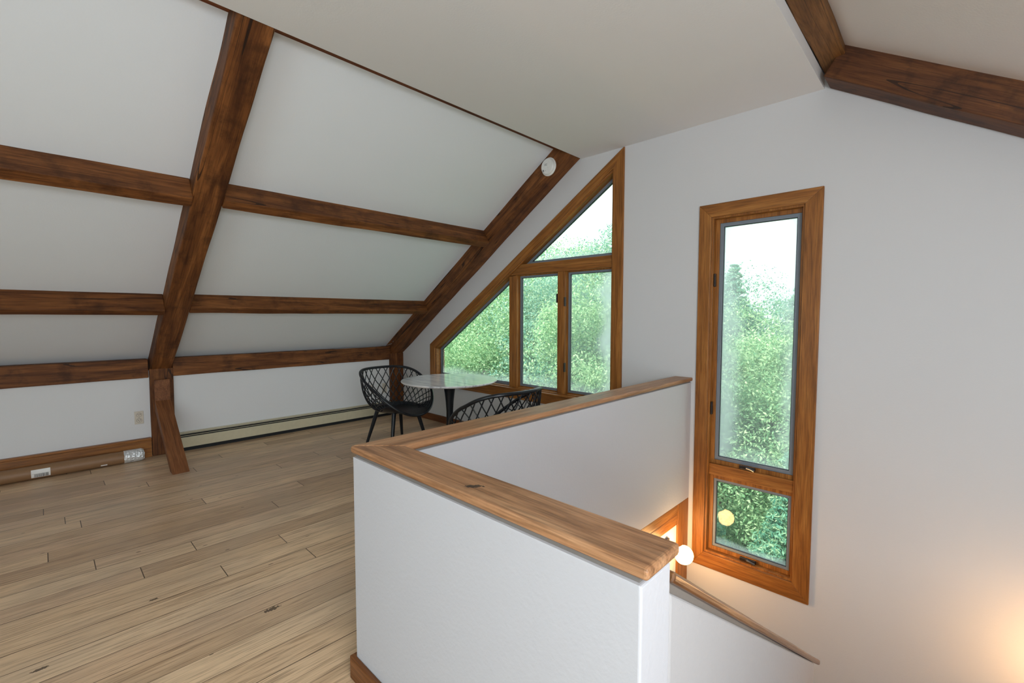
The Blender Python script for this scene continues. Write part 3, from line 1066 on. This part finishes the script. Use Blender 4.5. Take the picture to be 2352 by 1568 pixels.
outlet(0.712, 0.442, 0.078, 0.140, 'almond duplex outlet left of the timber post with the brace')
outlet(3.700, 0.430, 0.078, 0.150, 'almond duplex outlet seen through the left chair beside the corner post')
tag(MB().box(KN, KN + 0.008, 3.44, 3.51, 0.42, 0.50).build('phone_jack', almond, None, 0.003), 'small almond jack plate on the knee wall seen through the left chair', 'jack')

# ------------------------------------------------------------------ smoke alarm
sa = empty('smoke_alarm', (-3.117, 3.79, 3.118))
tag(sa, 'round white smoke alarm at the top of the gable rafter', 'smoke alarm')
RX = Matrix.Rotation(math.pi / 2, 4, 'X')
cpos = (-3.117, 3.792, 3.118)
MB().lathe([(0.094, 0.0), (0.094, 0.010), (0.088, 0.014)], 48, cpos, RX).build('base_plate', white_plastic, sa, 0, True)
body = MB().lathe([(0.084, 0.012), (0.083, 0.030), (0.074, 0.040), (0.030, 0.043), (0.028, 0.041)], 48, cpos, RX).build('cover', white_plastic, sa, 0, True)
MB().lathe([(0.013, 0.040), (0.013, 0.045)], 20, (cpos[0] + 0.004, cpos[1], cpos[2] - 0.02), RX).build('test_button', white_plastic, sa, 0, True)
MB().box(cpos[0] - 0.052, cpos[0] - 0.036, cpos[1] - 0.0455, cpos[1] - 0.038, cpos[2] - 0.050, cpos[2] - 0.032).build('sensor_vent', grey_mark, sa)
for q in range(2):
    MB().box(cpos[0] - 0.030, cpos[0] + 0.004, cpos[1] - 0.0445, cpos[1] - 0.042, cpos[2] + 0.008 + q * 0.012, cpos[2] + 0.011 + q * 0.012).build('print_line', grey_mark, sa)
MB().lathe([(0.0025, 0.042), (0.0025, 0.0455)], 10, (cpos[0] - 0.012, cpos[1], cpos[2] - 0.045), RX).build('indicator', grey_mark, sa)

# thin cable lying along the header
cb = MB().tube([(-6.30, 2.9, 1.083), (-6.285, 3.3, 1.084), (-6.28, 3.6, 1.088), (-6.27, 3.75, 1.104), (-6.25, 3.80, 1.13), (-6.20, 3.785, 1.165)], 0.003, 6).build('cable', grey_trim)
tag(cb, 'thin grey cable lying on the header beam near the corner', 'cable')

# ------------------------------------------------------------------ cardboard tube
R = 0.064
ct = empty('cardboard_tube', (-6.220, -0.3, 0))
tag(ct, 'brown cardboard shipping tube lying on the floor against the baseboard', 'tube')
xa, xb = -6.222, -6.214
ya, yb = -1.35, 0.725
cx = lambda y: xb + (xa - xb) * (y - ya) / (yb - ya)
MB().tube([(cx(ya), ya, R), (cx(0.60), 0.60, R)], R, 40).build('tube_body', kraft, ct, 0, True)
fo = MB()
pts = [(cx(0.56), 0.56, R), (cx(0.60), 0.60, R), (cx(0.66), 0.66, R), (cx(0.705), 0.705, R), (cx(0.725), 0.725, R)]
fo.tube(pts, [R + 0.0015, R + 0.002, R + 0.002, R + 0.001, R - 0.012], 40)
random.seed(4)
fo.v = [(p[0] + random.uniform(-.001, .001), p[1] + random.uniform(-.004, .004), max(0.0, p[2] + random.uniform(-.001, .001))) for p in fo.v]
f_o = fo.build('tape_end', foil_mat, ct)
f_o['label'] = 'crumpled silver tape over the tube end'


def patch_on_tube(name, y0, y1, a0, a1, mat, parent, dr_=0.0006):
    mb = MB()
    n = 8
    vs = []
    for yy in (y0, y1):
        for i in range(n + 1):
            a = a0 + (a1 - a0) * i / n
            for rr in (R + dr_ * 0.2, R + dr_):
                vs.append((cx(yy) + rr * math.cos(a), yy, R + rr * math.sin(a)))
    k = 2 * (n + 1)
    fs = []
    for i in range(n):
        b0 = 2 * i
        fs += [(b0 + 1, b0 + 3, k + b0 + 3, k + b0 + 1), (b0, k + b0, k + b0 + 2, b0 + 2), (b0, b0 + 2, b0 + 3, b0 + 1), (k + b0, k + b0 + 1, k + b0 + 3, k + b0 + 2)]
    fs += [(0, 1, k + 1, k), (2 * n, k + 2 * n, k + 2 * n + 1, 2 * n + 1)]
    mb.add(vs, fs)
    return mb.build(name, mat, parent)


lb = patch_on_tube('barcode_label', -0.112, 0.016, math.radians(-38), math.radians(33), paper, ct, 0.0009)
random.seed(8)
yy = -0.092
while yy < 0.0:
    w_ = random.choice((0.0012, 0.002, 0.0032))
    patch_on_tube('barcode_bar', yy, yy + w_, math.radians(-34), math.radians(-4), ink, lb, 0.0013)
    yy += w_ + random.choice((0.0018, 0.0028))
patch_on_tube('label_line', -0.108, 0.012, math.radians(-3), math.radians(-2), ink, lb, 0.0013)
patch_on_tube('tape_piece', 0.375, 0.425, math.radians(-42), math.radians(-28), paper, ct, 0.0009)


# ------------------------------------------------------------------ lamps
def lamp(name, base, direc, label, mat, r=0.068, k=0.0):
    direc = Vector(direc).normalized()
    e = empty(name, base)
    tag(e, label, 'lamp', 'bare globe bulbs in wall sockets around the stairwell')
    q = Vector((0, 0, 1)).rotation_difference(direc).to_matrix().to_4x4()
    MB().lathe([(0.045, 0.0), (0.045, 0.006), (0.036, 0.012), (0.026, 0.016), (0.026, 0.062 + k), (0.029, 0.064 + k), (0.029, 0.070 + k), (0.022, 0.072 + k)], 32, base, q).build('socket', steel, e, 0, True)
    prof = [(0.018, 0.066 + k), (0.024, 0.078 + k), (0.042, 0.092 + k)]
    c = 0.072 + k + r * 0.95
    for i in range(6, 19):
        a = math.pi * (1 - i / 19)
        prof.append((r * math.sin(a), c + r * math.cos(a)))
    prof.append((0.003, c + r))
    prof = sorted(prof, key=lambda t: t[1])
    b = MB().lathe(prof, 32, base, q).build('bulb', mat, e, 0, True)
    return e


lamp('wall_lamp', (-1.670, 3.612, -0.360), (0.17, 0, -0.058), 'lit globe bulb in a grey socket on the stairwell wall below the far half wall', bulb_mat, r=0.074, k=0.022)
lamp('wall_lamp', (0.75, 3.66, -0.44), (-1, 0, 0), 'lit globe bulb beside the gable wall at far lower right', emissive('lit_bulb_glass_bright', (1.0, 0.56, 0.24), 62))

# ------------------------------------------------------------------ table
TX, TY, TZ = -4.255, 3.345, 0.800
tb = empty('bistro_table', (TX, TY, 0))
tag(tb, 'round table with glossy white marble top and black pedestal', 'table')
RT = 0.563
MB().lathe([(RT - 0.055, TZ - 0.032), (RT - 0.012, TZ - 0.022), (RT - 0.002, TZ - 0.012), (RT, TZ - 0.006), (RT - 0.003, TZ)], 96, (TX, TY, 0)).build('tabletop', marble, tb, 0, True)
MB().lathe([(0.29, 0.0), (0.29, 0.008), (0.24, 0.016), (0.13, 0.040), (0.07, 0.085), (0.048, 0.16), (0.040, 0.28), (0.040, 0.42), (0.047, 0.54), (0.058, 0.64), (0.076, 0.74), (0.092, TZ - 0.036)], 48, (TX, TY, 0)).build('pedestal', black_metal, tb, 0, True)
MB().lathe([(0.16, TZ - 0.036), (0.16, TZ - 0.030)], 40, (TX, TY, 0)).build('mounting_plate', black_metal, tb)


# ------------------------------------------------------------------ chairs
def chair(loc, rz, label):
    e = empty('tub_chair', (0, 0, 0), 0)
    tag(e, label, 'chair', 'black lattice tub chairs at the round table')

    def rim(a):
        c = (1 - math.cos(a)) / 2
        z = 0.395 + 0.50 * (1 - (1 - c) ** 2.0)
        ex = 0.90
        cx_, sx_ = math.cos(a), math.sin(a)
        x = math.copysign(abs(cx_) ** ex, cx_)
        y = math.copysign(abs(sx_) ** ex, sx_)
        return Vector((-0.01 + x * (0.445 if x > 0 else 0.375), y * 0.412, z))

    def pan(a):
        return Vector((0.015 + 0.245 * math.cos(a), 0.255 * math.sin(a), 0.42))

    def S(a, s):
        P0, P2 = pan(a), rim(a)
        P1 = Vector((P2.x * 0.97, P2.y * 0.98, P0.z + 0.22 * (P2.z - P0.z)))
        return P0 * (1 - s) ** 2 + P1 * 2 * s * (1 - s) + P2 * s * s
    # rim
    n = 96
    MB().tube([rim(2 * math.pi * i / n) for i in range(n)], 0.0165, 10, closed=True).build('rim', black_plastic, e, 0, True)
    # seat shell
    na, ns = 96, 14
    vs, fs = [], []

    def smax(a):
        d = abs((a + math.pi) % (2 * math.pi) - math.pi)
        lo, hi = math.radians(42), math.radians(74)
        if d <= lo:
            return 1.0
        if d >= hi:
            return 0.14
        t = (d - lo) / (hi - lo)
        return 1.0 + (0.14 - 1.0) * (t * t * (3 - 2 * t))
    for i in range(na):
        a = 2 * math.pi * i / na
        p = pan(a)
        for k in range(1, 5):
            f = k / 4
            vs.append(Vector((0.015 + (p.x - 0.015) * f, p.y * f, 0.410 + 0.010 * f * f)))
        for k in range(1, ns + 1):
            vs.append(S(a, smax(a) * k / ns))
    m_ = 4 + ns
    cidx = len(vs)
    vs.append(Vector((0.015, 0, 0.409)))
    for i in range(na):
        j = (i + 1) % na
        fs.append((cidx, i * m_, j * m_))
        for k in range(m_ - 1):
            fs.append((i * m_ + k, i * m_ + k + 1, j * m_ + k + 1, j * m_ + k))
    st_ = MB().add(vs, fs).build('seat', black_plastic, e, 0, True)
    so = st_.modifiers.new('solid', 'SOLIDIFY')
    so.thickness = 0.008
    so.offset = 1
    # lattice
    mb = MB()
    cnt = 28
    for fam in (1, -1):
        for i in range(cnt):
            a0 = 2 * math.pi * (i + 0.5) / cnt
            pts = []
            for k in range(15):
                s = k / 14
                a = a0 + fam * 0.86 * s
                d = abs((a + math.pi) % (2 * math.pi) - math.pi)
                if d < math.radians(40):
                    if len(pts) >= 2:
                        break
                    pts = []
                    continue
                pts.append(S(a, s))
            if len(pts) >= 3:
                mb.tube(pts, 0.0060, 6, caps=False)
    mb.build('lattice', black_plastic, e, 0, True)
    # legs and underframe
    fr = MB()
    for sx in (1, -1):
        for sy in (1, -1):
            lg = MB()
            t0, t1 = Vector((0.01 + sx * 0.165, sy * 0.165, 0.412)), Vector((0.0 + sx * 0.252, sy * 0.258, 0.0))
            lg.tube([t0, t0.lerp(t1, 0.5), t1], [0.025, 0.022, 0.0165], 14)
            lg.build('leg', black_metal, e, 0, True)
    for sx in (1, -1):
        fr.tube([(0.01 + sx * 0.165, -0.165, 0.402), (0.01 + sx * 0.165, 0.165, 0.402)], 0.010, 8)
    for sy in (1, -1):
        fr.tube([(-0.155, sy * 0.165, 0.402), (0.175, sy * 0.165, 0.402)], 0.010, 8)
    sf = fr.build('seat_frame', black_metal, e)
    for sy in (1, -1):
        MB().lathe([(0.006, 0), (0.006, 0.004)], 10, (0.18, sy * 0.10, 0.400)).build('screw', steel, sf)
    e.location = loc
    e.rotation_euler = (0, 0, rz)
    return e


chair((-4.875, 3.01, 0), math.radians(4), 'black lattice tub chair left of the table, by the baseboard heater')
chair((-3.01, 2.915, 0), math.radians(182), 'black lattice tub chair right of the table, mostly hidden by the half wall')


# ------------------------------------------------------------------ outdoors
def crown_mesh(name, seed, n_clump, per, leaf, rx, rz, mat, shape='round', droop=0.0):
    rnd = random.Random(seed)
    vs, fs = [], []
    for c in range(n_clump):
        if shape == 'round':
            u = rnd.random() ** 0.45
            th_ = rnd.uniform(0, 2 * math.pi)
            ph = math.acos(rnd.uniform(-1, 1))
            cx_, cy_, cz_ = u * rx * math.sin(ph) * math.cos(th_), u * rx * math.sin(ph) * math.sin(th_), u * rz * math.cos(ph)
            cr_ = rnd.uniform(0.35, 0.7)
        else:
            t = rnd.random() ** 0.8
            zz = -rz + 2 * rz * t
            rr = rx * (1 - t) ** 0.85 * (0.35 + 0.65 * rnd.random()) + 0.04
            th_ = rnd.uniform(0, 2 * math.pi)
            cx_, cy_, cz_ = rr * math.cos(th_), rr * math.sin(th_), zz - rr * 0.25
            cr_ = rnd.uniform(0.14, 0.3) * (0.5 + (1 - t))
        for i in range(per):
            d = Vector((rnd.gauss(0, 1), rnd.gauss(0, 1), rnd.gauss(0, 0.6)))
            d = d.normalized() * cr_ * rnd.random() ** 0.4
            if shape == 'cone':
                d.z *= 0.45
            p = Vector((cx_, cy_, cz_)) + d
            nrm = (d.normalized() * 0.7 + Vector((rnd.uniform(-1, 1), rnd.uniform(-1, 1), rnd.uniform(-0.2, 1.2)))).normalized()
            t1 = nrm.orthogonal().normalized()
            t1 = Matrix.Rotation(rnd.uniform(0, 6.28), 3, nrm) @ t1
            t2 = nrm.cross(t1)
            L = leaf * rnd.uniform(0.6, 1.25)
            W = L * (0.42 if shape == 'round' else 0.30)
            b_ = len(vs)
            vs += [p - t1 * L * 0.5, p + t2 * W * 0.5 - nrm * L * 0.05, p + t1 * L * 0.5 - nrm * L * 0.12, p - t2 * W * 0.5 - nrm * L * 0.05]
            fs += [(b_, b_ + 1, b_ + 2), (b_, b_ + 2, b_ + 3)]
    me = bpy.data.meshes.new(name)
    me.from_pydata(vs, [], fs)
    me.materials.append(mat)
    return me


GZ = -4.2
crowns = [crown_mesh('crown_a', 1, 240, 330, 0.082, 2.3, 2.9, leaf_a), crown_mesh('crown_b', 2, 240, 330, 0.080, 2.3, 2.9, leaf_b),
          crown_mesh('crown_c', 3, 460, 180, 0.085, 1.6, 3.4, leaf_c, 'cone')]
def limb_mesh(seed, top, spread):
    rnd = random.Random(seed)
    mb = MB()
    mb.tube([(0, 0, 0), (0.06, 0.03, top * 0.4), (-0.04, 0.05, top * 0.75), (0, 0, top)], [0.17, 0.14, 0.10, 0.05], 10)
    for k in range(7):
        z = top * rnd.uniform(0.42, 0.85)
        a = rnd.uniform(0, 6.28)
        l = spread * rnd.uniform(0.6, 1.0)
        q = [(0, 0, z)]
        for s in (0.35, 0.7, 1.0):
            q.append((l * s * math.cos(a) + rnd.uniform(-.1, .1), l * s * math.sin(a) + rnd.uniform(-.1, .1), z + l * 0.5 * s + rnd.uniform(-.1, .1)))
        mb.tube(q, [0.06, 0.045, 0.03, 0.012], 6)
    return mb


trunks = []
for i, (tp, sp) in enumerate(((6.0, 2.0), (6.4, 2.0), (7.5, 0.6))):
    o = limb_mesh(i + 5, tp, sp).build('trunk', bark_mat)
    trunks.append(o.data)
    bpy.data.objects.remove(o)


def tree(x, y, ztop, kind, scale, rz, label, group):
    """ztop: height of the crown top; the trunk stands on the ground"""
    e = empty('conifer_tree' if kind == 2 else 'leafy_tree', (x, y, GZ), rz)
    tag(e, label, 'tree', group)
    rzm = (2.9, 2.9, 3.4)[kind] * scale
    c = bpy.data.objects.new('crown', crowns[kind])
    COL.objects.link(c)
    c.parent = e
    c.location = (0, 0, ztop - rzm - GZ)
    c.scale = (scale, scale, scale)
    t = bpy.data.objects.new('trunk', trunks[kind])
    COL.objects.link(t)
    t.parent = e
    h = ztop - 0.5 * rzm - GZ
    base_h = (6.0, 6.4, 7.5)[kind]
    t.scale = (scale, scale, h / base_h)
    return e


g1_, g2_ = 'leafy trees outside the windows', 'conifers outside the tall window'
rnd = random.Random(21)
# (x, y, top, kind, scale)
TREES = [
    (-9.6, 8.6, 2.6, 0, 1.0, 'bright green leafy tree nearest the sloping left pane'),
    (-12.4, 10.4, 4.2, 1, 1.1, 'leafy tree behind the bright one at the left pane'),
    (-7.2, 9.4, 3.1, 1, 1.0, 'blue green leafy tree behind the left casement'),
    (-9.2, 12.0, 4.1, 0, 1.15, 'taller leafy tree behind the left casement'),
    (-5.2, 8.8, 2.7, 0, 0.95, 'leafy tree behind the right casement'),
    (-6.6, 12.8, 4.6, 1, 1.1, 'tall leafy tree whose top shows in the top triangular pane'),
    (-15.5, 13.5, 5.0, 0, 1.3, 'distant leafy tree at the far left edge of the windows'),
    (-3.9, 11.6, 2.0, 0, 1.0, 'pale leafy tree left in the tall window'),
    (-2.3, 10.4, 1.3, 0, 0.95, 'yellow green leafy tree in the middle of the tall window'),
    (-4.7, 15.5, 2.7, 1, 1.1, 'distant leafy tree low behind the tall window'),
    (-1.0, 13.4, 2.2, 1, 1.0, 'blue green leafy tree right in the tall window'),
]
for i, (x, y, zt, k, s, lab) in enumerate(TREES):
    tree(x, y, zt, k, s, rnd.uniform(0, 6.28), lab, g1_)
for (x, y, zt, s, lab) in ((-4.65, 14.2, 3.05, 0.8, 'spruce tip standing up left in the tall window'),
                           (-2.75, 14.6, 3.4, 1.0, 'tall conifer standing up right in the tall window'),
                           (-2.9, 7.0, -0.1, 1.0, 'dark hemlock close below the lower awning pane'),
                           (-1.5, 7.4, -0.4, 1.0, 'dark hemlock right of the other one below the awning pane')):
    tree(x, y, zt, 2, s, rnd.uniform(0, 6.28), lab, g2_)

gm, nt, out = new_mat('meadow_ground')
b = N(nt, 'ShaderNodeBsdfDiffuse')
nz = N(nt, 'ShaderNodeTexNoise')
nz.inputs['Scale'].default_value = 3
r = ramp(nt, [(0.3, (0.05, 0.12, 0.04)), (0.7, (0.16, 0.28, 0.10))])
nt.links.new(nz.outputs[0], r.inputs[0])
nt.links.new(r.outputs[0], b.inputs[0])
nt.links.new(b.outputs[0], out.inputs[0])
struct(MB().box(-60, 60, D + 0.6, 80, GZ - 0.2, GZ).build('ground', gm))
